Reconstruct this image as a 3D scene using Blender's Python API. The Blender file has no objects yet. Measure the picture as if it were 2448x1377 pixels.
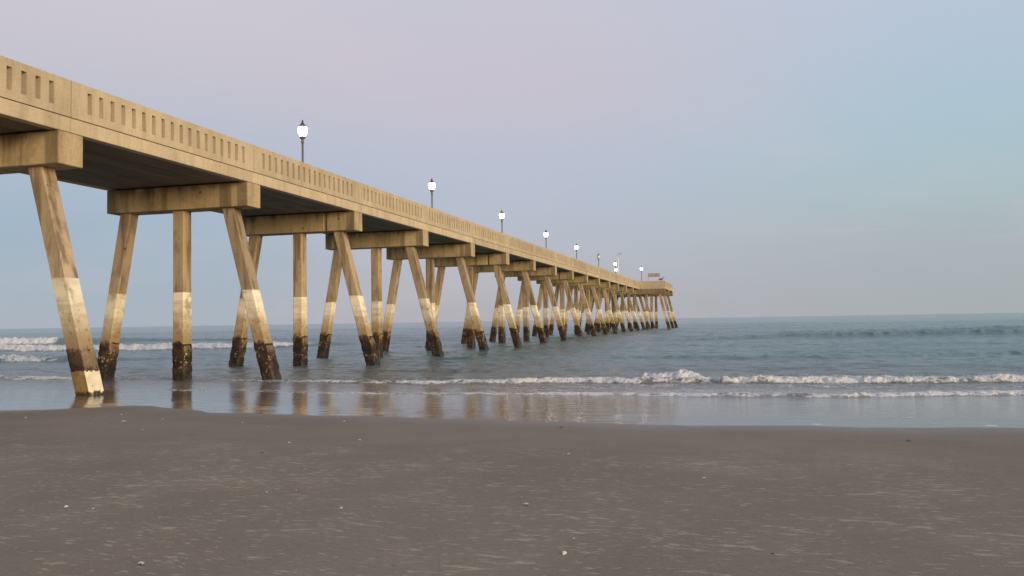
import bpy, bmesh, math, random
import numpy as np
from mathutils import Vector, Matrix
random.seed(7)
scene = bpy.context.scene
C = scene.collection
EYE = 2.12                       # eye height over the sea (z = 0)
PX_R, PX_L, PX_C = -17.8, -24.12, -20.96   # pier: right face, left face, centre line
BAY, Y0 = 9.07, 19.05            # bent spacing, first bent in view

# ------------------------------------------------------------------ helpers
def link(name, me, parent=None, mat=None, loc=None):
    o = bpy.data.objects.new(name, me)
    C.objects.link(o)
    if mat is not None:
        for m in (mat if isinstance(mat, (list, tuple)) else [mat]):
            me.materials.append(m)
    if parent is not None:
        o.parent = parent
    if loc is not None:
        o.location = loc
    return o

def mesh_from(name, bm, mat=None, parent=None, smooth=False, loc=None):
    bmesh.ops.recalc_face_normals(bm, faces=bm.faces[:])
    me = bpy.data.meshes.new(name)
    bm.to_mesh(me); bm.free()
    if smooth:
        for p in me.polygons: p.use_smooth = True
    return link(name, me, parent, mat, loc)

def tag(o, label=None, cat=None, group=None, kind=None):
    if label: o['label'] = label
    if cat: o['category'] = cat
    if group: o['group'] = group
    if kind: o['kind'] = kind
    return o

def empty(name, loc):
    o = bpy.data.objects.new(name, None)
    C.objects.link(o); o.location = loc; o.empty_display_size = .3
    return o

def box(bm, x0, x1, y0, y1, z0, z1):
    vs = [bm.verts.new((x, y, z)) for z in (z0, z1) for x, y in ((x0,y0),(x1,y0),(x1,y1),(x0,y1))]
    for f in ((0,3,2,1),(4,5,6,7),(0,1,5,4),(1,2,6,5),(2,3,7,6),(3,0,4,7)):
        bm.faces.new([vs[i] for i in f])
    return vs

def bevel(bm, w, seg=1):
    bmesh.ops.bevel(bm, geom=bm.edges[:], offset=w, segments=seg, affect='EDGES', clamp_overlap=True)

def lathe(bm, prof, n=20, cx=0, cy=0):
    rings = []
    for r, z in prof:
        rings.append([bm.verts.new((cx + r*math.cos(2*math.pi*i/n), cy + r*math.sin(2*math.pi*i/n), z)) for i in range(n)])
    for a, b in zip(rings, rings[1:]):
        for i in range(n):
            bm.faces.new((a[i], a[(i+1) % n], b[(i+1) % n], b[i]))
    bm.faces.new(rings[0][::-1]); bm.faces.new(rings[-1])

def tube(bm, pts, rad, n=10):
    """loft circles of radius rad[i] along pts"""
    rings = []
    for i, p in enumerate(pts):
        p = Vector(p)
        d = (Vector(pts[min(i+1, len(pts)-1)]) - Vector(pts[max(i-1, 0)])).normalized()
        u = d.cross(Vector((0, 1, .01))); u.normalize()
        v = d.cross(u)
        r = rad[i]; rx, ry = (r if isinstance(r, tuple) else (r, r))
        rings.append([bm.verts.new(p + u*rx*math.cos(2*math.pi*k/n) + v*ry*math.sin(2*math.pi*k/n)) for k in range(n)])
    for a, b in zip(rings, rings[1:]):
        for k in range(n):
            bm.faces.new((a[k], a[(k+1) % n], b[(k+1) % n], b[k]))
    bm.faces.new(rings[0][::-1]); bm.faces.new(rings[-1])

# ------------------------------------------------------------------ numpy noise
def vnoise(x, y, seed=0):
    xi = np.floor(x).astype(np.int64); yi = np.floor(y).astype(np.int64)
    fx = x - xi; fy = y - yi
    fx = fx*fx*fx*(fx*(fx*6-15)+10); fy = fy*fy*fy*(fy*(fy*6-15)+10)
    def h(a, b):
        n = (a*374761393 + b*668265263 + seed*1442695041) & 0xffffffff
        n = ((n ^ (n >> 13))*1274126177) & 0xffffffff
        n = n ^ (n >> 16)
        return (n & 0xffff)/65535.0
    v = (h(xi,yi)*(1-fx)+h(xi+1,yi)*fx)*(1-fy) + (h(xi,yi+1)*(1-fx)+h(xi+1,yi+1)*fx)*fy
    return v*2-1
def fbm(x, y, seed=0, o=4, g=.5):
    s = 0; a = 1; t = 0
    for i in range(o):
        s = s + a*vnoise(x*2**i + 17.3*i, y*2**i - 9.1*i, seed+i); t += a; a *= g
    return s/t
def sstep(a, b, x):
    t = np.clip((x-a)/(b-a), 0, 1); return t*t*(3-2*t)

# ------------------------------------------------------------------ node helpers
class N:
    def __init__(s, mat):
        s.t = mat.node_tree; s.n = s.t.nodes; s.l = s.t.links
    def add(s, typ, ins=None, **kw):
        nd = s.n.new(typ)
        for k, v in kw.items(): setattr(nd, k, v)
        for k, v in (ins or {}).items(): s.set(nd, k, v)
        return nd
    def set(s, nd, k, v):
        i = nd.inputs[k]
        if isinstance(v, bpy.types.NodeSocket): s.l.new(v, i)
        else: i.default_value = v
    def math(s, op, a, b=0.0, c=0.0, clamp=False):
        nd = s.add('ShaderNodeMath', {0: a, 1: b, 2: c}, operation=op); nd.use_clamp = clamp
        return nd.outputs[0]
    def mix(s, f, a, b, blend='MIX'):
        nd = s.add('ShaderNodeMix', data_type='RGBA', blend_type=blend)
        s.set(nd, 0, f); s.set(nd, 6, a); s.set(nd, 7, b)
        return nd.outputs[2]
    def ramp(s, f, stops, interp='LINEAR'):
        nd = s.add('ShaderNodeValToRGB'); cr = nd.color_ramp; cr.interpolation = interp
        while len(cr.elements) > 1: cr.elements.remove(cr.elements[-1])
        for i, (p, c) in enumerate(stops):
            e = cr.elements[0] if i == 0 else cr.elements.new(p)
            e.position = p
            e.color = (c, c, c, 1) if isinstance(c, (int, float)) else (*c[:3], 1)
        s.set(nd, 0, f)
        return nd.outputs[0]
    def sm(s, x, a, b, lo=0.0, hi=1.0):
        nd = s.add('ShaderNodeMapRange', {0: x, 1: a, 2: b, 3: lo, 4: hi}, interpolation_type='SMOOTHSTEP')
        return nd.outputs[0]
    def noise(s, vec, scale, detail=4, rough=.55, dist=0.0):
        nd = s.add('ShaderNodeTexNoise', {'Scale': scale, 'Detail': detail, 'Roughness': rough, 'Distortion': dist})
        s.l.new(vec, nd.inputs['Vector'])
        return nd.outputs[0]
    def mapping(s, vec, scale=(1,1,1), loc=(0,0,0)):
        nd = s.add('ShaderNodeMapping', {'Location': loc, 'Scale': scale})
        s.l.new(vec, nd.inputs[0]); return nd.outputs[0]
    def bump(s, h, strength, dist, normal=None):
        nd = s.add('ShaderNodeBump', {'Strength': strength, 'Distance': dist, 'Height': h})
        if normal is not None: s.l.new(normal, nd.inputs['Normal'])
        return nd.outputs[0]

def newmat(name):
    m = bpy.data.materials.new(name); m.use_nodes = True
    n = N(m); bsdf = n.n['Principled BSDF']
    return m, n, bsdf

def sc(c):  # sRGB 0-255 -> linear
    return tuple(((v/255)/12.92 if v/255 <= .04045 else ((v/255+.055)/1.055)**2.4) for v in c)

# ------------------------------------------------------------------ materials
def concrete(name, col, dark, streak=.5, cap=False, rnd=.07, dirt=.5, pitf=.75):
    m, n, b = newmat(name)
    geo = n.add('ShaderNodeNewGeometry'); pos = geo.outputs['Position']
    oi = n.add('ShaderNodeObjectInfo')
    off = n.add('ShaderNodeVectorMath', {0: pos}, operation='ADD')
    rv = n.add('ShaderNodeCombineXYZ', {0: n.math('MULTIPLY', oi.outputs['Random'], 37.0), 1: 0.0, 2: n.math('MULTIPLY', oi.outputs['Random'], 11.0)})
    n.l.new(rv.outputs[0], off.inputs[1]); p = off.outputs[0]
    big = n.noise(p, .8, 5, .6)
    st = n.noise(n.mapping(p, (3.2, 3.2, .28)), 1.0, 4, .6)
    fine = n.noise(p, 14, 3, .6)
    c = n.mix(n.sm(big, .38, .68), (*col, 1), (*[v*1.16 for v in col], 1))
    c = n.mix(n.math('MULTIPLY', n.sm(st, .47, .66), streak), c, (*dark, 1))
    c = n.mix(n.math('MULTIPLY', n.sm(n.noise(n.mapping(p, (1, 1, .6)), 1.5, 6, .7), .47, .70), dirt), c, (*[v*.72 for v in dark], 1))
    # small rusty form-tie holes and pop-outs
    vor = n.add('ShaderNodeTexVoronoi', {'Scale': 1.05}); n.l.new(p, vor.inputs['Vector'])
    pit = n.sm(vor.outputs['Distance'], .045, .075, 1.0, 0.0)
    c = n.mix(n.math('MULTIPLY', pit, pitf), c, (.06, .035, .02, 1))
    val = n.math('MULTIPLY_ADD', oi.outputs['Random'], 2*rnd, 1-rnd)
    val = n.math('MULTIPLY', val, n.sm(fine, .2, .8, .92, 1.08))
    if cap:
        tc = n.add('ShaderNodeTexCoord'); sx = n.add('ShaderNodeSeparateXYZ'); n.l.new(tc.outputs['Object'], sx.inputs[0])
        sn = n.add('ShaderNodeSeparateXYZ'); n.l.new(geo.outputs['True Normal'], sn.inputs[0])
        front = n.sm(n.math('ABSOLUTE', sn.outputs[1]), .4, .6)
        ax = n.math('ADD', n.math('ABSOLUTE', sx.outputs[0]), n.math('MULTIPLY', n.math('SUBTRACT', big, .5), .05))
        end_dark = n.math('MULTIPLY', n.sm(ax, 2.71, 2.76), front)          # darker strip near each end of the cap's long faces
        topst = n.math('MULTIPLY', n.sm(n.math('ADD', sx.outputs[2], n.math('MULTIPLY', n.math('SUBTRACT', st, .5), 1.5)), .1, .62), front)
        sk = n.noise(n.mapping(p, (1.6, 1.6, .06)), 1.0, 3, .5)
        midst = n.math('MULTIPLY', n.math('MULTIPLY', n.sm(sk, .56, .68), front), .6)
        f = n.math('MAXIMUM', n.math('MULTIPLY', end_dark, .55), n.math('MAXIMUM', n.math('MULTIPLY', topst, .7), midst))
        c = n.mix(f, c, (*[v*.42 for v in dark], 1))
    cc = n.add('ShaderNodeVectorMath', {0: c}, operation='SCALE'); n.set(cc, 'Scale', val)
    n.set(b, 'Base Color', cc.outputs[0]); n.set(b, 'Roughness', .88); n.set(b, 'Specular IOR Level', .25)
    h = n.math('ADD', n.math('MULTIPLY', fine, .5), n.math('MULTIPLY', pit, -1.5))
    n.set(b, 'Normal', n.bump(h, .5, .01))
    return m

TAN = (.46, .365, .235)
M_par = concrete('parapet_concrete', (.475,.39,.27), (.36,.285,.19), .4, dirt=.18, pitf=.12)
M_edge = concrete('edge_beam_concrete', (.52,.425,.295), (.38,.30,.20), .45, dirt=.2, pitf=.12)
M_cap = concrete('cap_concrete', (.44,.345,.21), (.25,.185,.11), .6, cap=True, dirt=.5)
M_pile = concrete('pile_concrete', (.40,.31,.21), (.18,.135,.09), .9, dirt=.6, rnd=.14)

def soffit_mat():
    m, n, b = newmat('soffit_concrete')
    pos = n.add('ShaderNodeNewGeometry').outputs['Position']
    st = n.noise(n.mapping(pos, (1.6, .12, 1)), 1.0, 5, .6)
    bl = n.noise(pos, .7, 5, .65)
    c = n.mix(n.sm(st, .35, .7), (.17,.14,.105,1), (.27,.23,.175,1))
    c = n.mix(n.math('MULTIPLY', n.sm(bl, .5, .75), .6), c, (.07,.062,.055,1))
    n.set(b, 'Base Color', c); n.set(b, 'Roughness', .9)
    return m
M_soffit = soffit_mat()

def jacket_mat():
    m, n, b = newmat('jacket_grout')
    geo = n.add('ShaderNodeNewGeometry'); pos = geo.outputs['Position']
    oi = n.add('ShaderNodeObjectInfo')
    rv = n.add('ShaderNodeCombineXYZ', {0: n.math('MULTIPLY', oi.outputs['Random'], 53.0), 1: 0.0, 2: n.math('MULTIPLY', oi.outputs['Random'], 29.0)})
    off = n.add('ShaderNodeVectorMath', {0: pos, 1: rv.outputs[0]}, operation='ADD'); p = off.outputs[0]
    z = n.add('ShaderNodeSeparateXYZ', {0: pos}).outputs[2]
    lift = n.noise(n.mapping(p, (.7, .7, 3.2)), 1.0, 4, .6)            # casting lifts
    blot = n.noise(n.mapping(p, (1, 1, .7)), 1.5, 6, .72)
    c = n.mix(n.sm(lift, .4, .66), (.90,.82,.65,1), (.66,.57,.41,1))
    low = n.sm(n.math('ADD', z, n.math('MULTIPLY', n.math('SUBTRACT', blot, .5), 2.4)), 3.0, 1.6)
    c = n.mix(n.math('MULTIPLY', low, .95), c, (.33,.225,.105,1))       # silt and algae towards the tide line
    c = n.mix(n.math('MULTIPLY', n.sm(blot, .52, .66), .7), c, (.30,.235,.14,1))
    scab = n.noise(p, 6.5, 4, .7)
    c = n.mix(n.math('MULTIPLY', n.sm(scab, .58, .64), n.math('MULTIPLY', low, .85)), c, (.09,.06,.03,1))
    cc = n.add('ShaderNodeVectorMath', {0: c}, operation='SCALE'); n.set(cc, 'Scale', n.math('MULTIPLY_ADD', oi.outputs['Random'], .3, .82))
    n.set(b, 'Base Color', cc.outputs[0]); n.set(b, 'Roughness', .8)
    n.set(b, 'Normal', n.bump(n.math('ADD', lift, n.math('MULTIPLY', scab, .3)), .6, .03))
    return m
M_jack = jacket_mat()

def crust_mat():
    m, n, b = newmat('barnacle_crust')
    geo = n.add('ShaderNodeNewGeometry'); pos = geo.outputs['Position']
    z = n.add('ShaderNodeSeparateXYZ', {0: pos}).outputs[2]
    base = n.noise(pos, 3.0, 5, .65)
    c = n.mix(n.sm(base, .4, .62), (.014,.009,.006,1), (.055,.030,.015,1))
    vor = n.add('ShaderNodeTexVoronoi', {'Scale': 7.5}); n.l.new(pos, vor.inputs['Vector'])
    cell = n.sm(vor.outputs['Distance'], .28, .46, 1.0, 0.0)
    patch = n.sm(n.noise(pos, 1.5, 4, .7, .4), .48, .60)
    v2 = n.add('ShaderNodeTexVoronoi', {'Scale': 16.0}); n.l.new(pos, v2.inputs['Vector'])
    cell = n.math('MAXIMUM', cell, n.math('MULTIPLY', n.sm(v2.outputs['Distance'], .2, .4, 1.0, 0.0), n.sm(n.noise(pos, 4.5, 3, .6), .5, .6)))
    side = n.sm(n.add('ShaderNodeSeparateXYZ', {0: geo.outputs['Normal']}).outputs[0], .45, .8)
    wob = n.math('ADD', z, n.math('MULTIPLY', n.math('SUBTRACT', base, .5), .9))
    zone = n.math('MULTIPLY', n.math('MULTIPLY', n.sm(wob, .35, .6), n.sm(wob, 1.5, 1.0)), n.math('MULTIPLY_ADD', side, .45, .55))
    sp = n.math('MULTIPLY', n.math('MULTIPLY', cell, patch), zone)
    hue = n.sm(vor.outputs['Color'], .3, .8)
    c = n.mix(n.math('MULTIPLY', sp, .9), c, n.mix(hue, (.30,.19,.075,1), (.62,.51,.33,1)))
    topn = n.math('ADD', n.math('MULTIPLY', n.math('SUBTRACT', n.noise(pos, 4.0, 6, .75), .5), 1.3), n.math('MULTIPLY', side, .36))
    topf = n.math('MULTIPLY', n.sm(n.math('ADD', z, topn), 1.32, 1.75), .85)
    c = n.mix(topf, c, (.30,.205,.10,1))
    n.set(b, 'Base Color', c); n.set(b, 'Roughness', n.sm(z, .3, .8, .45, .85))
    n.set(b, 'Normal', n.bump(n.math('ADD', n.math('MULTIPLY', cell, .7), n.noise(pos, 20, 3, .6)), .9, .03))
    return m
M_crust = crust_mat()

def stain_mat():
    m, n, b = newmat('algae_stain')
    geo = n.add('ShaderNodeNewGeometry'); pos = geo.outputs['Position']
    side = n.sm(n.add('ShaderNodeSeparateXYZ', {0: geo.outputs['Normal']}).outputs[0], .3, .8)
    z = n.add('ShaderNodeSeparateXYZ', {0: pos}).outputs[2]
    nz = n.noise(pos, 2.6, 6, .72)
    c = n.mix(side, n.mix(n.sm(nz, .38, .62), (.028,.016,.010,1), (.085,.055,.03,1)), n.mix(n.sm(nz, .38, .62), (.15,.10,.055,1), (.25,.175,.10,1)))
    up = n.sm(n.math('ADD', z, n.math('MULTIPLY', n.math('SUBTRACT', nz, .5), 1.1)), 1.42, 1.62)
    c = n.mix(up, c, (.31,.215,.115,1))
    lo = n.math('MULTIPLY', n.math('MULTIPLY', n.sm(z, 1.12, 1.0), n.sm(n.noise(pos, 9, 4, .7), .45, .55)), .9)
    c = n.mix(lo, c, (.03,.018,.01,1))
    n.set(b, 'Base Color', c); n.set(b, 'Roughness', .8)
    n.set(b, 'Normal', n.bump(nz, .5, .03))
    return m
M_stain = stain_mat()

def scour_mat():
    m, n, b = newmat('scoured_concrete')
    geo = n.add('ShaderNodeNewGeometry'); pos = geo.outputs['Position']
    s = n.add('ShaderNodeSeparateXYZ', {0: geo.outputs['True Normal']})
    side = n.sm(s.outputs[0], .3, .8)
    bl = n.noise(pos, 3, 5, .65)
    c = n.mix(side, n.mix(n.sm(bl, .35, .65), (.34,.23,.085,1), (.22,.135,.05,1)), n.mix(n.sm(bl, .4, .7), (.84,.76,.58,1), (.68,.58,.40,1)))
    vor = n.add('ShaderNodeTexVoronoi', {'Scale': 5.0}); n.l.new(pos, vor.inputs['Vector'])
    c = n.mix(n.math('MULTIPLY', n.sm(vor.outputs['Distance'], .09, .13, 1.0, 0.0), .9), c, (.05,.035,.02,1))
    z = n.add('ShaderNodeSeparateXYZ', {0: pos}).outputs[2]
    foot = n.sm(n.math('ADD', z, n.math('MULTIPLY', n.math('SUBTRACT', n.noise(pos, 9, 3, .6), .5), .35)), .42, .33)
    c = n.mix(foot, c, (.045,.03,.012,1))
    n.set(b, 'Base Color', c); n.set(b, 'Roughness', .75)
    n.set(b, 'Normal', n.bump(bl, .5, .03))
    return m
M_scour = scour_mat()

def plain(name, col, rough=.5, metal=0.0, nz=.15, scale=8):
    m, n, b = newmat(name)
    tc = n.add('ShaderNodeTexCoord').outputs['Object']
    f = n.noise(tc, scale, 4, .6)
    c = n.mix(n.sm(f, .3, .7), (*[v*(1-nz) for v in col], 1), (*[min(1, v*(1+nz)) for v in col], 1))
    n.set(b, 'Base Color', c); n.set(b, 'Roughness', rough); n.set(b, 'Metallic', metal)
    return m
M_post = plain('lamp_post_metal', (.17,.155,.14), .55, .3)
M_roof = plain('lamp_roof_metal', (.10,.09,.08), .5, .3)
M_white = plain('white_paint', (.82,.79,.76), .45, 0, .05)
M_grey = plain('grey_metal', (.30,.30,.31), .5, .3)
M_wood = plain('weathered_timber', (.36,.30,.27), .8, 0, .25, 3)
M_bird = plain('dark_feathers', (.05,.035,.028), .8, 0, .3, 12)
M_shell = plain('shell_white', (.80,.76,.68), .5, 0, .12, 60)
M_shell2 = plain('shell_buff', (.52,.44,.34), .6, 0, .15, 60)
M_black = plain('dark_wood', (.025,.02,.016), .8, 0, .3, 20)
def lamp_glass(lit):
    m, n, b = newmat('lit_globe' if lit else 'unlit_globe')
    n.set(b, 'Base Color', (.8,.78,.74,1)); n.set(b, 'Roughness', .3)
    if lit:
        n.set(b, 'Emission Color', (1, .85, .64, 1)); n.set(b, 'Emission Strength', 13.0)
    return m
M_lit, M_unlit = lamp_glass(True), lamp_glass(False)

# ------------------------------------------------------------------ beach and sea
EDGE = np.array([(-400,14.5),(-60,14.6),(-30,14.3),(-19,13.9),(-14.92,14.08),(-14.2,14.5),(-13.58,15.5),(-13.19,15.95),(-12.6,15.85),(-11.7,15.4),(-10.31,14.65),(-9.21,14.41),(-6.86,14.28),(-3.96,13.79),(-1.12,13.45),(1.38,13.66),(3.98,13.9),(10,14.1),(30,14.6),(400,14.5)])
def yedge(x):
    return np.interp(x, EDGE[:,0], EDGE[:,1]) + .10*vnoise(x*1.1, x*0+3.3, 5) + .04*vnoise(x*4., x*0+1.3, 6)
def sand_z(x, y):
    z = np.where(y > 8, .25-.032*(y-19.2), .6084+.008*(8-y))
    z = np.where(y > 45, z - .02*(y-45), z)
    return z

def grid_object(name, X, Y, Z, mat, attrs=None, keep=None):
    nr, nc = X.shape
    co = np.empty((nr*nc, 3), np.float32); co[:,0] = X.ravel(); co[:,1] = Y.ravel(); co[:,2] = Z.ravel()
    idx = np.arange(nr*nc, dtype=np.int32).reshape(nr, nc)
    q = np.stack([idx[:-1,:-1], idx[:-1,1:], idx[1:,1:], idx[1:,:-1]], -1).reshape(-1, 4)
    if keep is not None:
        k = keep.ravel(); q = q[k[q].any(1)]
        used = np.unique(q); rm = np.full(nr*nc, -1, np.int32); rm[used] = np.arange(len(used)); q = rm[q]; co = co[used]
    else: used = slice(None)
    me = bpy.data.meshes.new(name)
    me.vertices.add(len(co)); me.vertices.foreach_set('co', co.ravel())
    me.loops.add(q.size); me.loops.foreach_set('vertex_index', q.ravel().astype(np.int32))
    me.polygons.add(len(q)); me.polygons.foreach_set('loop_start', np.arange(0, q.size, 4, dtype=np.int32))
    me.polygons.foreach_set('loop_total', np.full(len(q), 4, np.int32))
    me.polygons.foreach_set('use_smooth', np.ones(len(q), bool))
    me.update(calc_edges=True); me.validate()
    for an, av in (attrs or {}).items():
        a = me.attributes.new(an, 'FLOAT', 'POINT'); a.data.foreach_set('value', av.ravel()[used].astype(np.float32))
    return link(name, me, None, mat)

# --- sand
def sand_material():
    m, n, b = newmat('wet_sand')
    pos = n.add('ShaderNodeNewGeometry').outputs['Position']
    y = n.add('ShaderNodeSeparateXYZ', {0: pos}).outputs[1]
    wet = n.add('ShaderNodeAttribute', attribute_name='wet').outputs['Fac']
    mot = n.noise(pos, .55, 5, .6)
    grain = n.noise(pos, 130, 2, .7)
    g2 = n.noise(n.mapping(pos, (.6, 1, 1)), 22, 4, .65)
    c = n.mix(n.sm(mot, .3, .7), (.210,.157,.111,1), (.258,.197,.142,1))
    c = n.mix(n.math('MULTIPLY', n.sm(g2, .45, .75), .45), c, (.155,.115,.074,1))
    c = n.mix(n.math('MULTIPLY', n.sm(grain, .52, .75), .6), c, (.46,.37,.255,1))
    c = n.mix(n.math('MULTIPLY', n.sm(grain, .45, .28), .5), c, (.11,.088,.068,1))
    # pale wind-dried flecks drawn out along the shore
    w = n.add('ShaderNodeTexNoise', {'Scale': .9, 'Detail': 2.0}); n.l.new(pos, w.inputs['Vector'])
    wv = n.add('ShaderNodeVectorMath', {0: w.outputs[1], 1: (.5,.5,.5)}, operation='SUBTRACT')
    wv2 = n.add('ShaderNodeVectorMath', {0: wv.outputs[0]}, operation='SCALE'); n.set(wv2, 'Scale', .45)
    pp = n.add('ShaderNodeVectorMath', {0: pos, 1: wv2.outputs[0]}, operation='ADD').outputs[0]
    fl = n.noise(n.mapping(pp, (5.6, 17.0, 1)), 1.0, 2.5, .55)
    fl2 = n.noise(n.mapping(pp, (9.5, 30.0, 1), (5, 3, 0)), 1.0, 2, .5)
    cl = n.noise(pos, 1.1, 2, .5)
    th = n.math('MULTIPLY_ADD', cl, -.26, .755)
    f = n.math('SUBTRACT', n.math('MAXIMUM', fl, n.math('SUBTRACT', fl2, .02)), th)
    f = n.math('MULTIPLY', n.sm(f, -.015, .06), n.sm(y, 11.5, 8.6))
    f = n.math('MULTIPLY', f, n.sm(n.noise(n.mapping(pos, (4, 9, 1)), 6, 3, .7), .3, .65, .35, 1.0))
    c = n.mix(n.math('MULTIPLY', f, .70), c, (.50,.405,.285,1))
    c = n.mix(n.math('MULTIPLY', wet, .35), c, (.14,.107,.073,1))
    n.set(b, 'Base Color', c)
    n.set(b, 'Roughness', n.math('MULTIPLY_ADD', wet, -.42, .85)); n.set(b, 'Specular IOR Level', .35)
    h = n.math('ADD', n.math('MULTIPLY', f, .6), n.math('ADD', n.math('MULTIPLY', g2, .8), n.math('MULTIPLY', grain, .35)))
    n.set(b, 'Normal', n.bump(h, n.math('MULTIPLY_ADD', wet, -.40, .5), .012))
    return m
ys = np.concatenate([[-3000, -800, -200, -60, -20, -8, -2, 0, 1.5, 2.5], np.arange(3, 17, .045), np.arange(17, 46, .5), [60, 90, 130]])
ts = np.concatenate([[-220, -60, -20, -8, -4, -2.5], np.linspace(-1.6, 1.0, 620), [2, 4, 8, 20, 60, 220]])
Yg = np.repeat(ys[:,None], len(ts), 1); Xg = ts[None,:]*(np.clip(Yg, 3, 60)+4.0)
near = sstep(20, 13, Yg)*sstep(0, 4, Yg)
amp = near*sstep(16.0, 9.5, Yg)
Zg = sand_z(Xg, Yg) + amp*(.006*fbm(Xg*1.7, Yg*4.2, 21, 4) + .012*fbm(Xg*.35, Yg*.5, 31, 3)) + near*.003*fbm(Xg*.5, Yg*.8, 41, 2)
ye = yedge(Xg)
wet = sstep(1.9, .0, ye - Yg)
grid_object('beach', Xg, Yg, Zg, sand_material(), {'wet': wet})
tag(bpy.data.objects['beach'], 'smooth grey brown wet sand beach flecked with pale streaks', 'beach', kind='structure')

# --- sea
rows = [12.6]
while rows[-1] < 9000:
    y = rows[-1]
    if y < 19: d = .08
    elif y < 31: d = .048
    elif y < 250: d = .055*(y/31)**1.25
    else: d = (y-200)*.05 + 1.5
    rows.append(y+d)
ys = np.array(rows)
ts = np.concatenate([[-14, -7, -4, -2.6, -1.9, -1.6, -1.45], np.linspace(-1.35, .62, 1400), [.7, .85, 1.2, 2, 4, 7, 14]])
Y = np.repeat(ys[:,None], len(ts), 1); X = ts[None,:]*(Y+5.0)
sz = sand_z(X, Y)
ye = yedge(X)
film = np.clip((Y-ye)*.020, -.06, .03) + .0015*fbm(X*1.3, Y*3, 3, 3)*sstep(0, .6, Y-ye)
sheet = sz + film
deepz = 0.0
k = .03
Z = np.where(sheet > deepz, sheet, deepz)
Z = Z + k*np.exp(-np.abs(sheet-deepz)/k)*.35*sstep(18, 22, Y)
foam = np.zeros_like(Z); shallow = sstep(46, 20.5, Y)
calm = sstep(20.5, 30, Y)          # 0 in the swash, 1 in open water
openw = sstep(24, 60, Y)
# wind ripple and chop
Z += calm*(.034*fbm(X*.9, Y*1.6, 51, 4, .55) + .022*(1-np.abs(vnoise(X*1.2+.4*Y, Y*2.2, 57))*2))
Z += sstep(26, 40, Y)*sstep(1200, 200, Y)*(.065*fbm(X*.22, Y*.55, 61, 3) + .045*fbm(X*.6, Y*1.3, 66, 3))
# long swells
for (amp_, wl, ph, s) in ((.13, 17, .3, 71), (.09, 11, 1.9, 72), (.07, 26, 4.1, 73)):
    w = np.sin(2*np.pi*(Y + 2.2*vnoise(X*.02, Y*.01, s))/wl + ph)
    g = .35 + .65*np.clip(.5+1.1*vnoise(X*.022+7, Y*.03, s+10), 0, 1)
    Z += amp_*g*openw*sstep(900, 250, Y)*(np.exp(1.6*(w-1))*2-.6)

def crest(pts, x):
    p = np.array(pts, float); return np.interp(x, p[:,0], p[:,1])
def breaker(base, amp_pts, wf, wb, foam_pts=None, fw=1.0, back=0.0, wob=.35, seed=90, lump=.3):
    """crest of a wave whose toe runs along base (x -> y)"""
    global Z, foam
    yb = crest(base, X) + wob*fbm(X*.35, X*0+seed, seed, 4) + wob*.35*vnoise(X*2.1, X*0+seed, seed+3)
    A = crest(amp_pts, X)
    d = Y - yb
    prof = sstep(0, wf, d)*np.exp(-np.clip(d-wf, 0, None)/wb)
    fm = crest(foam_pts, X) if foam_pts is not None else np.ones_like(X)
    rough = fbm(X*2.3, Y*2.3, seed+7, 4, .6)
    Z += A*prof*(1 + lump*fm*rough) 
    if foam_pts is not None:
        f = sstep(-.08*fw, .25*fw, d)*sstep(fw*(1.6+back), fw*.75, d)
        tail = sstep(0, .3, d)*sstep(fw*(3.4+4*back), 0, d)*.52
        var = .84 + .50*fbm(X*.5, Y*.7, seed+21, 4, .6)
        foam = np.maximum(foam, fm*np.maximum(f*var, tail*(.7+.6*var)))
# swash bore close to the sand, and its thin lace line to the left
breaker([(-40,21.4),(-14.15,21.2),(-10.4,20.15),(-8.1,20.4),(-4.8,20.5),(-1.7,20.4),(2.1,20.45),(6.35,21.9),(30,23)],
        [(-14,.0),(-9,.012),(-4.5,.045),(0,.075),(8,.085),(60,.08)], .35, 1.4,
        [(-40,.25),(-14.5,.45),(-10,.62),(-7,.72),(-4,.84),(0,.95),(60,.95)], .75, .15, .22, 101, .6)
# second bore
breaker([(-120,30),(-34,28.6),(-29.7,28.0),(-25.9,28.2),(-21,27.9),(-15.6,27.0),(-10.2,25.9),(-6.3,26.9),(-2.9,27.2),(2.8,27.5),(8.2,28.4),(40,30)],
        [(-120,.08),(-30,.09),(-22,.05),(-16,.025),(-11,.07),(-6,.13),(0,.17),(10,.15),(60,.12)], .45, 1.8,
        [(-120,.75),(-30,.75),(-26,.72),(-24,.45),(-21,.35),(-17,.5),(-12,.72),(-7,.9),(-2,.97),(60,.95)], 1.0, .35, .3, 111, .6)
# small plunging crest thrown up on the bore right of the pier
xs_ = np.array([-3.5,-3.25,-3.0,-2.6,-2.2,-1.95,-1.75,-1.5,-1.25,-.9])
hx = np.interp(X, xs_, [0,.12,.10,.12,.15,.21,.18,.13,.06,0])
bx = sstep(.0, .12, hx)
yb = 29.0 + .12*vnoise(X*3, X*0, 117)
d = Y-yb
bil = 1-np.abs(fbm(X*3.2, Y*3.0, 118, 4, .6))*2
Z += hx*sstep(0,.30,d)*np.exp(-np.clip(d-.55,0,None)/.35)*(.75+.5*bil)
hole = sstep(-3.0,-2.7,X)*sstep(-1.55,-1.8,X)*sstep(.04,.10,d)*sstep(.26,.18,d)*sstep(-.25,.15,vnoise(X*2.2,X*0,119))
foam = np.maximum(foam, bx*sstep(-.15,.05,d)*sstep(1.15,.7,d)*1.25)*(1-.95*hole*bx)
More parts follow.
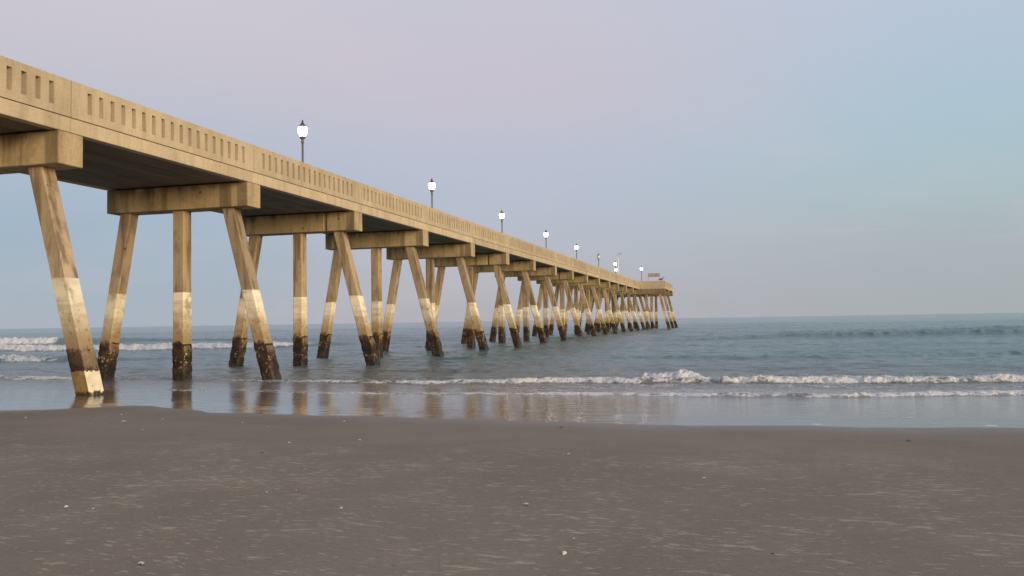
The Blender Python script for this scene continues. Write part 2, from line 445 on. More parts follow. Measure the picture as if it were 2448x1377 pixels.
# left breakers beyond the pier
breaker([(-160,66),(-67,63.4),(-53,63.2),(-41,65.0),(-36.5,69.5),(-30,74)],
        [(-160,.5),(-67,.42),(-45,.36),(-39,.30),(-33,.2),(-24,.1),(-10,.08),(10,.0)], 1.0, 4.0,
        [(-160,1.3),(-41,1.3),(-38.2,1.1),(-36.6,.0),(10,.0)], 2.2, .1, .5, 121, .45)
breaker([(-200,86),(-90,85.4),(-78,86.2),(-70,90),(-40,96)],
        [(-200,.7),(-90,.62),(-80,.62),(-66,.45),(-40,.2),(0,.1),(10,0)], 1.6, 5.0,
        [(-200,1.3),(-87,1.3),(-83.6,1.1),(-82.4,0),(10,0)], 2.4, .1, .5, 131, .4)
breaker([(-160,44),(-50,42.2),(-43,40.8),(-38,42.8),(-30,44.5)],
        [(-160,.35),(-43,.38),(-39,.28),(-34,.12),(-26,.02),(0,0)], .9, 2.5,
        [(-160,.95),(-43,.85),(-40.8,.6),(-39.6,0),(0,0)], 1.5, .3, .4, 141, .5)
# unbroken dark swells on the right
breaker([(-40,82),(-12,79),(4,86),(26,88),(80,96)], [(-60,0),(-25,.08),(0,.19),(15,.30),(60,.24),(120,.2)], 1.0, 5, None, seed=151, wob=.6)
breaker([(0,114),(9,112),(36,120),(90,130)], [(-20,0),(0,.1),(9,.30),(50,.26),(120,.2)], 1.2, 6, None, seed=161, wob=.7)
breaker([(-20,43),(-1,43),(4,42),(12,47),(40,52)], [(-24,.0),(-18,.10),(-8,.06),(-2,.16),(5,.14),(12,.18),(40,.15)], .9, 3, None, seed=171, wob=.8)
breaker([(-20,34),(-10,33),(4,35.5),(12,36),(40,38)], [(-22,.06),(-12,.10),(-4,.08),(2,.06),(12,.09),(40,.08)], .7, 2, None, seed=181, wob=.6)
# scattered foam: drift lace behind the bores, a few clots on the wet edge
lace = sstep(.25, .6, fbm(X*.9, Y*1.5, 191, 4))*sstep(23, 27, Y)*sstep(36, 30, Y)*sstep(-12, 0, X)
foam = np.maximum(foam, lace*.42)
wash = (.5+.5*fbm(X*.8, Y*1.9, 231, 5, .65))*sstep(20.3, 20.9, Y)*sstep(27.6, 26.2, Y)*sstep(-13, -4, X)
foam = np.maximum(foam, .62*wash)
trail = sstep(.05, .5, fbm(X*.7, Y*2.0, 241, 4, .6))*sstep(28.6, 29.4, Y)*sstep(33.5, 31, Y)*sstep(-3, 1, X)
foam = np.maximum(foam, .50*trail)
for (fx, fy, rx, ry) in ((1.13,13.95,.13,.10),(3.65,14.2,.16,.10),(-.2,13.95,.3,.06)):
    foam = np.maximum(foam, .85*np.exp(-((X-fx)/rx)**2-((Y-fy)/ry)**2)*(fx!=-.2))
u = np.clip((X-2.35)/.6, 0, 1)
ln = np.abs(Y-(16.2-1.7*u))
foam = np.maximum(foam, .62*sstep(.12, .03, ln)*(X>2.3)*(X<2.95))
edge_lace = sstep(.05, .0, np.abs(Y-ye-.02))*sstep(.1, .5, vnoise(X*1.7, X*0, 201))*.30
foam = np.maximum(foam, edge_lace)
bl = 1-np.abs(fbm(X*3.4, Y*3.4, 211, 4, .6))*2.2
near_f = sstep(75, 30, Y)
Z += np.clip(foam, 0, 1)*near_f*sstep(19.5, 22, Y)*(.032+.036*sstep(23, 27, Y))*(bl-.35)
bl2 = 1-np.abs(fbm(X*1.1, Y*1.1, 221, 4, .6))*2.2
Z += np.clip(foam, 0, 1)*sstep(30, 55, Y)*.16*(bl2-.3)
foam = np.where(foam > .15, foam + near_f*.28*(bl-.35), foam)
ripple = np.clip(.12 + .88*sstep(19.5, 27, Y), 0, 1)
keep = (Y > ye - .5)

def water_material():
    m, n, b = newmat('sea_water')
    geo = n.add('ShaderNodeNewGeometry'); pos = geo.outputs['Position']
    A = lambda a: n.add('ShaderNodeAttribute', attribute_name=a).outputs['Fac']
    foam_, sh, rp = A('foam'), A('shallow'), A('ripple')
    y = n.add('ShaderNodeSeparateXYZ', {0: pos}).outputs[1]
    fn = n.noise(pos, 3.2, 6, .7); fn2 = n.noise(n.mapping(pos, (1, .6, 1)), 9, 4, .7)
    fm = n.math('ADD', n.math('MULTIPLY', foam_, 1.25), n.math('ADD', n.math('MULTIPLY', n.math('SUBTRACT', fn, .5), 1.9), n.math('MULTIPLY', n.math('SUBTRACT', fn2, .5), 1.6)))
    fmask = n.math('MULTIPLY', n.sm(fm, .48, 1.08), n.sm(foam_, .04, .16))
    deep = n.mix(n.sm(n.noise(pos, .12, 3, .5), .35, .65), (.115,.188,.192,1), (.145,.212,.212,1))
    c = n.mix(sh, deep, (.17,.14,.118,1))
    c = n.mix(fmask, c, (.82,.785,.76,1))
    n.set(b, 'Base Color', c)
    n.set(b, 'IOR', 1.33)
    n.set(b, 'Roughness', n.math('ADD', n.math('MULTIPLY', fmask, .75), n.math('MULTIPLY_ADD', rp, .12, .035)))
    r1 = n.noise(n.mapping(pos, (1.6, 3.4, 1)), 1.0, 5, .6, .3)
    r2 = n.noise(n.mapping(pos, (.35, .8, 1)), 1.0, 5, .6, .3)
    far = n.sm(y, 60, 250)
    h = n.math('ADD', n.math('MULTIPLY', r1, n.math('SUBTRACT', 1.0, far)), n.math('MULTIPLY', r2, n.math('MULTIPLY_ADD', far, 2.2, .6)))
    n1 = n.bump(h, n.math('MULTIPLY', rp, 1.0, clamp=True), .115)
    n2 = n.bump(n.math('ADD', fn, fn2), n.math('MULTIPLY', fmask, 1.0), .10, n1)
    n.set(b, 'Normal', n2)
    return m
sea = grid_object('sea', X, Y, Z, water_material(), {'foam': foam, 'shallow': shallow, 'ripple': ripple}, keep)
tag(sea, 'grey blue sea with small white breakers running onto the sand', 'sea', kind='structure')
del X, Y, Z, foam

# ------------------------------------------------------------------ pier
pier = empty('pier', (PX_C, 0, 0))
tag(pier, 'long tan concrete fishing pier on splayed legs running out to sea', 'pier')
def part(name, bm, mat, loc=(0,0,0), parent=pier, smooth=False):
    """geometry is given in world coordinates relative to loc"""
    o = mesh_from(name, bm, mat, None, smooth)
    o.parent = parent
    pl = Vector(parent.location) if parent is pier else Vector(parent['_w'])
    o.location = Vector(loc) - pl
    o['_w'] = list(loc)
    return o

Z_CAP0, Z_CAP1 = 6.61, 7.52
Z_PAR0, Z_PAR1 = 7.965, 9.0

def perforated(bm, length, thick, h, holes, z0, z1):
    """wall panel along +y from 0..length, x from -thick..0, with rectangular openings cut right through"""
    ysx = [0.0]
    for a, b_ in holes: ysx += [a, b_]
    ysx.append(length); zs = [0, z0, z1, h]
    def v(i, j, s):
        key = (i, j, s)
        if key not in cache: cache[key] = bm.verts.new((-thick if s else 0.0, ysx[i], zs[j]))
        return cache[key]
    cache = {}
    n = len(ysx)
    solid = lambda i, j: 0 <= i < n-1 and 0 <= j < 3 and not (j == 1 and i % 2 == 1)
    for i in range(n-1):
        for j in range(3):
            if not solid(i, j): continue
            for s in (0, 1):
                bm.faces.new((v(i,j,s), v(i+1,j,s), v(i+1,j+1,s), v(i,j+1,s)))
            for (di, dj, p, q) in ((-1,0,(i,j),(i,j+1)), (1,0,(i+1,j),(i+1,j+1)), (0,-1,(i,j),(i+1,j)), (0,1,(i,j+1),(i+1,j+1))):
                if not solid(i+di, j+dj):
                    bm.faces.new((v(*p,0), v(*q,0), v(*q,1), v(*p,1)))

HOLES = [(.69+.4525*k-.083, .69+.4525*k+.083) for k in range(18)]
def panel_mesh(L, holes, name='parapet_panel'):
    bm = bmesh.new(); perforated(bm, L, .2, Z_PAR1-Z_PAR0, holes, .225, .835)
    bmesh.ops.recalc_face_normals(bm, faces=bm.faces[:])
    me = bpy.data.meshes.new(name); bm.to_mesh(me); bm.free(); me.materials.append(M_par); return me
ME_PAR = panel_mesh(BAY-.036, [(a-.018, b_-.018) for a, b_ in HOLES])
def place(name, me, loc, rz=0.0, parent=pier):
    o = bpy.data.objects.new(name, me); C.objects.link(o); o.parent = parent
    o.location = Vector(loc) - Vector(parent.location); o.rotation_euler = (0,0,rz); return o

bent_y = [Y0 + BAY*k for k in range(-1, 15)]
def edge_beam_bm(L):
    bm = bmesh.new(); box(bm, -.3, 0, 0, L, 7.53, 7.94); bevel(bm, .012); return bm
def slab_bm(w, L):
    """deck of side by side hollow planks: v-joints run along the soffit"""
    bm = bmesh.new(); k = max(1, round(w/1.2)); pw = w/k
    prof = []
    for i in range(k):
        prof += [(i*pw+.0, .05), (i*pw+.05, 0), ((i+1)*pw-.05, 0)]
    prof += [(w, .05), (w, .36), (0, .36)]
    a = [bm.verts.new((x, 0, 7.565+z)) for x, z in prof]; b_ = [bm.verts.new((x, L, 7.565+z)) for x, z in prof]
    m = len(prof)
    for i in range(m): bm.faces.new((a[i], a[(i+1)%m], b_[(i+1)%m], b_[i]))
    bm.faces.new(a[::-1]); bm.faces.new(b_); return bm
eb_me = None
for k in range(-1, 15):
    y = Y0 + BAY*k
    place('parapet_panel', ME_PAR, (PX_R, y+.018, Z_PAR0))
    place('parapet_panel', ME_PAR, (PX_L, y+BAY-.018, Z_PAR0), math.pi)
    if eb_me is None:
        o = part('edge_beam', edge_beam_bm(BAY-.012), M_edge, (PX_R, y+.006, 0)); eb_me = o.data
        o = part('deck_slab', slab_bm(PX_R-.3-PX_L-.3, BAY-.012), M_soffit, (PX_L+.3, y+.006, 0)); sl_me = o.data
    else:
        place('edge_beam', eb_me, (PX_R, y+.006, 0)); place('deck_slab', sl_me, (PX_L+.3, y+.006, 0))
    place('edge_beam', eb_me, (PX_L, y+BAY-.006, 0), math.pi)

def cap_bm(w, gap=None):
    bm = bmesh.new(); hw = w/2
    def blk(x0, x1, y0, y1):
        b2 = bmesh.new(); box(b2, x0, x1, y0, y1, -(Z_CAP1-Z_CAP0)/2, (Z_CAP1-Z_CAP0)/2); bevel(b2, .02)
        me = bpy.data.meshes.new('t'); b2.to_mesh(me); b2.free(); bm.from_mesh(me); bpy.data.meshes.remove(me)
    if gap is None: blk(-hw, hw, -.455, .455)
    else:
        blk(-hw, gap-.085, -.455, .455); blk(gap+.085, hw, -.455, .455)
        b2 = bmesh.new(); box(b2, gap-.10, gap+.10, -.36, .36, -.44, .44)
        me = bpy.data.meshes.new('t'); b2.to_mesh(me); b2.free(); bm.from_mesh(me); bpy.data.meshes.remove(me)
    return bm
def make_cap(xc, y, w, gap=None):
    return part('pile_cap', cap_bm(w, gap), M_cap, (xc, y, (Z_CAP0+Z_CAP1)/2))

def sect(s, c=.035):
    h = s/2
    return [(-h+c,-h),(h-c,-h),(h,-h+c),(h,h-c),(h-c,h),(-h+c,h),(-h,h-c),(-h,-h+c)]
def prism(bm, s, zs, fx, fy, c=.035, rough=0, sub=1, top=None, seed=0):
    """leaning square pile: horizontal sections s wide at heights zs, centres fx(z), fy(z)"""
    base = sect(s, c); pts = []
    for i in range(8):
        a, b_ = base[i], base[(i+1) % 8]
        nsub = sub if i % 2 == 0 else 1
        for t in range(nsub): pts.append((a[0]+(b_[0]-a[0])*t/nsub, a[1]+(b_[1]-a[1])*t/nsub))
    rings = []; rg = random.Random(seed)
    for zi, z in enumerate(zs):
        ring = []
        for (px, py) in pts:
            k = 1.0; zz = z
            if rough:
                k = 1 + rg.uniform(-.3, 1)*rough
                if zi == len(zs)-1: zz = z + (top(px, py) if top else 0) + rg.uniform(-.09, .05); k = 1.0 - .02
            ring.append(bm.verts.new((fx(zz)+px*k, fy(zz)+py*k, zz)))
        rings.append(ring)
    m = len(pts)
    for a, b_ in zip(rings, rings[1:]):
        for i in range(m): bm.faces.new((a[i], a[(i+1)%m], b_[(i+1)%m], b_[i]))
    bm.faces.new(rings[0][::-1]); bm.faces.new(rings[-1])

def make_pile(xt, xb, y, near_first=False, yt=0.0, seed=0, crust_top=1.58, jack_top=3.45, zb=-1.2):
    fx = lambda z: xb + (xt-xb)*(z-0.0)/(Z_CAP0) - xt
    fy = lambda z: 0.0
    loc = (xt, y, 0)
    bm = bmesh.new(); prism(bm, .50, [zb, Z_CAP0-.006], fx, fy)
    p = part('pile', bm, M_pile, loc)
    rg = random.Random(seed)
    bm = bmesh.new(); prism(bm, .515, [zb+.1, 1.0, 2.2, jack_top+rg.uniform(-.06,.06)], fx, fy, .04)
    j = part('jacket', bm, M_jack, loc, p)
    drop = rg.uniform(.1, .45) if not near_first else .06
    tp = lambda px, py: (-drop if px > .2 else 0) 
    if near_first:
        bm = bmesh.new(); prism(bm, .545, [zb+.1, .3, .6, .95], fx, fy, .05)
        s = part('scoured_foot', bm, M_scour, loc, p); s['label'] = 'pale foot of the pile scoured clean of growth'
        zs = list(np.linspace(.92, crust_top, 9))
    else: zs = list(np.linspace(zb+.05, crust_top+rg.uniform(-.06,.08), 22))
    bm = bmesh.new(); prism(bm, .535, zs, fx, fy, .05, .10 if not near_first else .04, 6, tp, seed)
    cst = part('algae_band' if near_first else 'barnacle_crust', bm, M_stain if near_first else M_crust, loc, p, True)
    return p

sd = 0
for i, y in enumerate(bent_y):
    n = i-1
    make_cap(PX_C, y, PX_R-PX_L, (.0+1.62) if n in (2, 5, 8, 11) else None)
    for xt, xb in ((-23.42, -24.62), (-20.98, -20.98), (-18.80, -17.05)):
        sd += 1
        make_pile(xt, xb, y, near_first=(n in (-1, 0)), seed=sd)

# --- wide platform at the seaward end
TX_R, TX_L, TY0, TY1 = -13.1, -28.82, 154.64, 173.65
tw = TX_R-TX_L
tb = [155.1, 164.17, 173.2]
for y in tb:
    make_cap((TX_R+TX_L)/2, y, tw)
    for xt, xb in ((-14.1,-12.45),(-16.5,-16.5),(-18.8,-17.05),(-20.96,-20.96),(-23.12,-24.87),(-25.4,-25.4),(-27.8,-29.4)):
        sd += 1; make_pile(xt, xb, y, seed=sd, zb=-1.5)
for y0, y1 in ((TY0, 164.16), (164.18, TY1)):
    L = y1-y0
    m_ = panel_mesh(L, [(.69+.4525*k-.07, .69+.4525*k+.07) for k in range(19)])
    place('parapet_panel', m_, (TX_R, y0, Z_PAR0)); place('parapet_panel', m_, (TX_L, y1, Z_PAR0), math.pi)
    o = part('edge_beam', edge_beam_bm(L), M_edge, (TX_R, y0, 0)); place('edge_beam', o.data, (TX_L, y1, 0), math.pi)
    ya = max(y0, 155.105); part('deck_slab', slab_bm(tw-.6, min(y1, TY1-.3)-ya-.005), M_soffit, (TX_L+.3, ya, 0))
def cross(x0, x1, y, front):
    t = .2; L = x1-x0; kk = int((L-.9)/.4525)
    m_ = panel_mesh(L, [] if front else [(.45+.4525*k-.07, .45+.4525*k+.07) for k in range(kk+1)])
    rz = -math.pi/2 if front else math.pi/2
    place('parapet_panel', m_, (x0 if front else x1, y, Z_PAR0), rz)
    a, b_ = x0 + (.1 if x0 == TX_L+t else 0), x1 - (.1 if x1 == TX_R-t else 0)
    o = part('edge_beam', edge_beam_bm(b_-a), M_edge, (a if front else b_, y, 0)); o.rotation_euler = (0, 0, rz)
cross(PX_R+.004, TX_R-.2, TY0, True)
cross(TX_L+.2, PX_L-.004, TY0, True)
cross(TX_L+.2, TX_R-.2, TY1, False)

# ------------------------------------------------------------------ lamps on the deck
DECK = 7.93
def lamp_parts(root, glass):
    bm = bmesh.new(); lathe(bm, [(.17,0),(.17,.06),(.13,.10),(.11,.30),(.085,.42),(.075,.55)], 16); mesh_from('base', bm, M_post, root, True)
    bm = bmesh.new(); lathe(bm, [(.065,.55),(.055,2.0),(.05,3.22)], 14); mesh_from('post', bm, M_post, root, True)
    bm = bmesh.new(); lathe(bm, [(.055,3.20),(.075,3.24),(.075,3.29),(.055,3.32),(.07,3.38),(.15,3.50),(.17,3.53),(.15,3.55)], 18); mesh_from('collar', bm, M_post, root, True)
    bm = bmesh.new(); lathe(bm, [(.13,3.55),(.17,3.62),(.215,3.74),(.235,3.87),(.23,3.95),(.21,4.01)], 24); g = mesh_from('globe', bm, glass, root, True)
    bm = bmesh.new(); lathe(bm, [(.225,4.01),(.235,4.03),(.18,4.07),(.115,4.15),(.07,4.23),(.05,4.27)], 20); r = mesh_from('lamp_roof', bm, M_roof, root, True)
    bm = bmesh.new(); lathe(bm, [(.025,4.27),(.045,4.30),(.045,4.34),(.015,4.39)], 12); f = mesh_from('finial', bm, M_roof, r, True)
LAMPS = [(-20.85, 37.3, 'lit acorn street lamp nearest the beach, tallest in the row on the pier'),
 (-20.85, 55.5, 'lit acorn street lamp on the pier, second out from the beach'),
 (-20.85, 73.6, 'lit acorn street lamp on the pier deck, third out from the beach'),
 (-20.85, 91.7, 'lit acorn street lamp on the pier deck, fourth out from the beach'),
 (-20.85, 109.9, 'lit acorn street lamp on the pier just before the one that is dark'),
 (-20.85, 128.0, 'unlit street lamp with a dark globe, the only one not burning'),
 (-20.85, 146.1, 'lit street lamp beside the white flagpole, upper of two globes seen close together'),
 (-23.2, 163.0, 'lit street lamp low over the railing, lower of two globes by the flagpole'),
 (-18.2, 163.0, 'lit street lamp farthest right, at the corner of the end platform')]
src = None
for i, (x, y, lb) in enumerate(LAMPS):
    t = empty('street_lamp', (x, y, DECK))
    tag(t, lb, 'street lamp', 'street lamps along the pier')
    if src is None: lamp_parts(t, M_lit); src = t
    else:
        for ch in src.children:
            c = ch.copy(); C.objects.link(c); c.parent = t
            if i == 5 and ch.name.startswith('globe'):
                c.data = ch.data.copy(); c.data.materials[0] = M_unlit; c['label'] = 'unlit globe'
            for g in ch.children:
                d = g.copy(); C.objects.link(d); d.parent = c

# ------------------------------------------------------------------ flagpole, board and bird on the end platform
t = empty('flagpole', (-22.55, 162.0, DECK))
tag(t, 'slim white flagpole with a small grey vane behind the pier railing', 'flagpole')
bm = bmesh.new(); lathe(bm, [(.20,0),(.20,.08),(.13,.12)], 16); mesh_from('base', bm, M_grey, t, True)
bm = bmesh.new(); lathe(bm, [(.11,.12),(.10,3.0),(.085,6.2)], 14); mesh_from('pole', bm, M_white, t, True)
bm = bmesh.new(); lathe(bm, [(.03,6.2),(.02,7.1)], 8); v_ = mesh_from('mast_tip', bm, M_grey, t, True)
bm = bmesh.new()
box(bm, -.42, .30, -.012, .012, 6.86, 6.89)
vs = [bm.verts.new(p) for p in ((.30,-.01,6.78),(.55,-.01,6.72),(.55,-.01,7.03),(.30,-.01,6.97),(.30,.01,6.78),(.55,.01,6.72),(.55,.01,7.03),(.30,.01,6.97))]
for f in ((0,3,2,1),(4,5,6,7),(0,1,5,4),(1,2,6,5),(2,3,7,6),(3,0,4,7)): bm.faces.new([vs[i] for i in f])
lathe(bm, [(.06,6.55),(.09,6.6),(.06,6.65)], 10)
mesh_from('wind_vane', bm, M_grey, v_)

t = empty('notice_board', (-16.05, 165.0, DECK))
tag(t, 'wide weathered board on two posts above the end platform railing', 'notice board')
bm = bmesh.new(); box(bm, -1.05, 1.05, -.04, .04, 2.30, 2.93); bevel(bm, .01); bd = mesh_from('board', bm, M_wood, t)
bm = bmesh.new(); box(bm, -1.10, 1.10, -.07, .07, 2.93, 3.0); bevel(bm, .01); mesh_from('top_rail', bm, M_wood, bd)
for sx in (-1, 1):
    bm = bmesh.new(); box(bm, sx*1.10-.05, sx*1.10+.05, -.05, .05, 0, 2.93); bevel(bm, .008); mesh_from('post', bm, M_wood, t)

t = empty('bird', (TX_R-.55, TY0+.1, Z_PAR1))
tag(t, 'large dark bird perched on the railing at the platform corner', 'bird', )
bm = bmesh.new()
tube(bm, [(-.62,0,.20),(-.42,0,.22),(-.22,0,.24),(0,0,.27),(.16,0,.33),(.24,0,.43),(.27,0,.54),(.30,0,.62),(.36,0,.66),(.43,0,.65)],
     [(.03,.012),(.06,.05),(.12,.11),(.15,.14),(.12,.11),(.065,.06),(.045,.045),(.05,.045),(.055,.05),(.03,.03)], 12)
for s in (-1, 1):
    tube(bm, [(.02,s*.06,.18),(.03,s*.06,.08),(.02,s*.06,.0)], [.03,.016,.016], 8)
    box(bm, -.02, .10, s*.06-.03, s*.06+.03, 0, .015)
body = mesh_from('body', bm, M_bird, t, True)
bm = bmesh.new(); tube(bm, [(.42,0,.655),(.56,0,.60),(.70,0,.54)], [.028,.022,.008], 8); mesh_from('beak', bm, M_black, t, True)
for s in (-1, 1):
    bm = bmesh.new(); tube(bm, [(.10,s*.13,.30),(-.12,s*.15,.28),(-.36,s*.12,.24),(-.56,s*.06,.20)], [(.10,.02),(.11,.025),(.07,.02),(.02,.01)], 8); mesh_from('wing', bm, M_bird, t, True)
t.rotation_euler = (0,0,.35)

# ------------------------------------------------------------------ shells on the sand
def shell_mesh(seed):
    rg = random.Random(seed); bm = bmesh.new(); nr, na = 7, 22; apex = bm.verts.new((0,-.55,.12)); prev = None
    for r in range(1, nr+1):
        f = r/nr; ring = []
        for a in range(na+1):
            th = -.25+ (math.pi+.5)*a/na
            ridge = 1+.05*math.cos(a*math.pi)*f
            x = math.cos(th)*f*ridge*1.0; y_ = -.55 + (math.sin(th)*.95+.18)*f*ridge*1.15
            z_ = .50*math.sin(math.pi*min(1, f*.9+.1))*(.55+.45*math.sin(max(0, min(math.pi, th)))) + .12*(1-f) + .03*math.cos(a*math.pi)*f
            ring.append(bm.verts.new((x, y_, z_+.02)))
        if prev is None:
            for a in range(na): bm.faces.new((apex, ring[a], ring[a+1]))
        else:
            for a in range(na): bm.faces.new((prev[a], ring[a], ring[a+1], prev[a+1]))
        prev = ring
    bmesh.ops.solidify(bm, geom=bm.faces[:], thickness=.05)
    bmesh.ops.recalc_face_normals(bm, faces=bm.faces[:])
    me = bpy.data.meshes.new('seashell'); bm.to_mesh(me); bm.free()
    for p in me.polygons: p.use_smooth = True
    return me
S_W = shell_mesh(1); S_W.materials.append(M_shell)
S_B = S_W.copy(); S_B.materials[0] = M_shell2
def ground(x, y):
    return float(sand_z(np.array(x), np.array(y)))
SH = [(-12.86,12.7,.03),(-11.54,13.64,.028),(-10.34,12.29,.05),(-11.72,13.11,.028),(-9.99,12.85,.028),(-8.16,12.49,.034),(-8.97,11.05,.030),(-7.33,11.94,.024),
 (-6.54,13.05,.034),(-5.81,9.99,.022),(-5.02,10.46,.028),(-5.16,5.78,.017),(-4.12,6.69,.018),(-3.15,6.22,.026),(-3.89,6.81,.020),(-5.46,5.81,.022),(-3.65,4.49,.026),
 (-11.68,13.95,.026),(-14.53,13.73,.03),(-2.7,12.72,.03),(-1.96,9.62,.02),(2.06,11.79,.04),(-.37,8.14,.02),(-1.72,6.66,.028),(-1.12,5.29,.022),(-1.13,5.66,.012),(-1.82,6.89,.024)]
SPECIAL = {16: 'pale rounded shell nearest the camera, low in the left part of the sand', 21: 'buff shell alone on the sand towards the right side below the waterline',
 24: 'bright white shell low in the middle of the sand', 13: 'white shell on the sand left of the middle, above the nearest pale shell', 2: 'broad white shell near the waterline right of the nearest pier leg'}
for i, (x, y, r) in enumerate(SH):
    o = bpy.data.objects.new('seashell', S_B if i in (21, 23, 26, 14, 7, 3, 19) else S_W); C.objects.link(o)
    o.location = (x, y, ground(x, y)+.004); o.scale = (r, r, r*.9); o.rotation_euler = (random.uniform(-.25,.25), random.uniform(-.25,.25), random.uniform(0, 6.28))
    buff = o.data is S_B
    tag(o, SPECIAL.get(i, 'tiny buff shell lying loose on the wet grey sand' if buff else 'tiny white shell lying loose on the wet grey sand'), 'seashell',
        'small shells scattered on the beach')
for (x, y, L, lb) in ((-5.56,8.94,.026,'short black splinter of driftwood lying on the sand below the pier'),(.16,5.54,.012,'tiny dark chip of wood on the sand near the bottom edge')):
    bm = bmesh.new(); tube(bm, [(-L,0,.006),(-L*.3,.002,.007),(L*.4,-.002,.006),(L,.001,.005)], [L*.12,L*.3,L*.26,L*.1], 8)
    o = mesh_from('driftwood', bm, M_black, None, True); o.location = (x, y, ground(x, y)); tag(o, lb, 'driftwood')

# ------------------------------------------------------------------ sky
SUN_AZ, SUN_EL = math.radians(122), math.radians(10)      # low sun behind and right of the camera (azimuth from +y, clockwise)
w = bpy.data.worlds.new('World'); scene.world = w; w.use_nodes = True
n = N(w); n.n.clear()
out = n.add('ShaderNodeOutputWorld'); bg = n.add('ShaderNodeBackground')
n.l.new(bg.outputs[0], out.inputs[0])
d = n.add('ShaderNodeTexCoord').outputs['Generated']
nd = n.add('ShaderNodeVectorMath', {0: d}, operation='NORMALIZE').outputs[0]
s = n.add('ShaderNodeSeparateXYZ', {0: nd})
el = n.math('ARCSINE', s.outputs[2])
az = n.math('ARCTAN2', s.outputs[0], s.outputs[1])
e = n.math('DIVIDE', el, math.radians(30), clamp=True)
S = lambda lst: [(p/30, sc(c)) for p, c in lst]
left = n.ramp(e, S([(0,(160,170,181)),(2.5,(155,172,186)),(6,(148,172,190)),(9,(158,176,198)),(13,(178,182,198)),(17,(191,187,198)),(22,(196,192,204)),(30,(192,196,211))]), 'B_SPLINE')
mid = n.ramp(e, S([(0,(170,166,174)),(2,(172,172,180)),(5,(172,178,190)),(9,(170,181,200)),(12,(178,182,200)),(15,(190,183,198)),(19,(189,186,201)),(23,(187,188,204)),(30,(186,194,214))]), 'B_SPLINE')
right = n.ramp(e, S([(0,(159,166,170)),(2.5,(162,170,176)),(5.0,(162,174,179)),(7.5,(160,183,189)),(11,(158,186,199)),(15,(164,186,204)),(19,(171,187,207)),(23,(174,189,211)),(30,(174,192,216))]), 'B_SPLINE')
deg = math.radians
c = n.mix(n.sm(az, deg(-38), deg(-20)), left, mid)
c = n.mix(n.sm(az, deg(-14), deg(15)), c, right)
# thin streaks of cloud low on the right, soft mottling elsewhere
uv = n.add('ShaderNodeCombineXYZ', {0: az, 1: n.math('MULTIPLY', el, 7.0), 2: 0.0}).outputs[0]
cl = n.noise(n.mapping(uv, (4.2, 4.2, 1)), 1.0, 5, .6, .4)
band = n.math('MULTIPLY', n.sm(el, deg(2.0), deg(4.2)), n.sm(el, deg(7.4), deg(5.4)))
cm = n.math('MULTIPLY', n.math('MULTIPLY', n.sm(cl, .50, .74), band), n.sm(az, deg(-12), deg(-2)))
c = n.mix(n.math('MULTIPLY', cm, .75), c, (*sc((186,182,184)), 1))
mt = n.noise(n.mapping(uv, (2.4, 1.1, 1)), 1.0, 4, .6)
c = n.mix(n.math('MULTIPLY', n.sm(mt, .45, .75), .22), c, (*sc((205,190,200)), 1))
da = n.math('DIVIDE', n.math('SUBTRACT', az, deg(-50.6)), deg(2.2)); de = n.math('DIVIDE', n.math('SUBTRACT', el, deg(17.6)), deg(1.6))
rr = n.math('ADD', n.math('ADD', n.math('MULTIPLY', da, da), n.math('MULTIPLY', de, de)), n.math('MULTIPLY', n.math('SUBTRACT', n.noise(n.mapping(uv, (12, 6, 1)), 1.0, 5, .65), .5), 2.0))
c = n.mix(n.math('MULTIPLY', n.sm(rr, 1.0, .1), .8), c, (*sc((238,226,214)), 1))
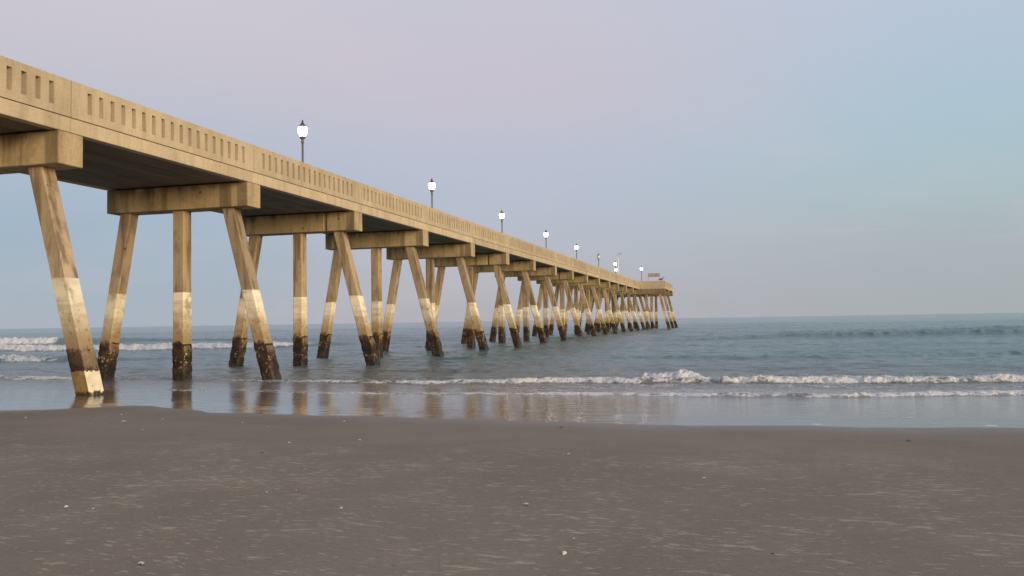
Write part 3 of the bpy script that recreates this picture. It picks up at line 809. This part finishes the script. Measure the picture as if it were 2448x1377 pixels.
# physical sky for the rest of the dome
sky = n.add('ShaderNodeTexSky', sky_type='NISHITA', sun_disc=False, sun_elevation=SUN_EL, sun_rotation=SUN_AZ, altitude=0, air_density=1.0, dust_density=2.0, ozone_density=1.5)
nis = n.add('ShaderNodeVectorMath', {0: sky.outputs[0]}, operation='SCALE'); n.set(nis, 'Scale', .15)
cosf = n.math('COSINE', n.math('SUBTRACT', az, deg(-14.0)))
frontf = n.sm(cosf, .1, .6)
zen = n.sm(el, deg(24), deg(62))
hs = n.add('ShaderNodeHueSaturation', {'Saturation': .86, 'Value': 1.0, 'Color': c}); c = hs.outputs[0]
fin = n.mix(frontf, nis.outputs[0], c)
fin = n.mix(zen, fin, (.40,.47,.62,1))
n.l.new(fin, bg.inputs[0]); bg.inputs[1].default_value = 1.0

sun = bpy.data.lights.new('sun', 'SUN'); sun.energy = 1.5; sun.angle = deg(22); sun.color = (1, .77, .50)
so = bpy.data.objects.new('sun', sun); C.objects.link(so); so.location = (40, -40, 30)
sd_ = Vector((math.sin(SUN_AZ)*math.cos(SUN_EL), math.cos(SUN_AZ)*math.cos(SUN_EL), math.sin(SUN_EL)))
so.rotation_euler = sd_.to_track_quat('Z', 'Y').to_euler()

# ------------------------------------------------------------------ camera
th, p_, r_ = deg(15.2), math.atan(78/2000), deg(.91)
fwd = Vector((-math.sin(th)*math.cos(p_), math.cos(th)*math.cos(p_), math.sin(p_)))
rt = Vector((math.cos(th), math.sin(th), 0)); up = rt.cross(fwd)
R2 = rt*math.cos(r_) - up*math.sin(r_); U2 = up*math.cos(r_) + rt*math.sin(r_)
cam = bpy.data.cameras.new('camera'); cam.sensor_width = 36; cam.lens = 36*2000/2448; cam.clip_end = 30000; cam.clip_start = .05
co = bpy.data.objects.new('camera', cam); C.objects.link(co)
co.matrix_world = Matrix(((R2.x,U2.x,-fwd.x,0),(R2.y,U2.y,-fwd.y,0),(R2.z,U2.z,-fwd.z,EYE),(0,0,0,1)))
scene.camera = co
for o in bpy.data.objects:
    if '_w' in o: del o['_w']
vs_ = scene.view_settings
vs_.view_transform = 'Standard'; vs_.look = 'None'; vs_.exposure = .13; vs_.gamma = 1; vs_.use_curve_mapping = False
scene.cycles.use_denoising = True
scene.cycles.denoising_input_passes = 'RGB_ALBEDO_NORMAL'
scene.cycles.max_bounces = 6
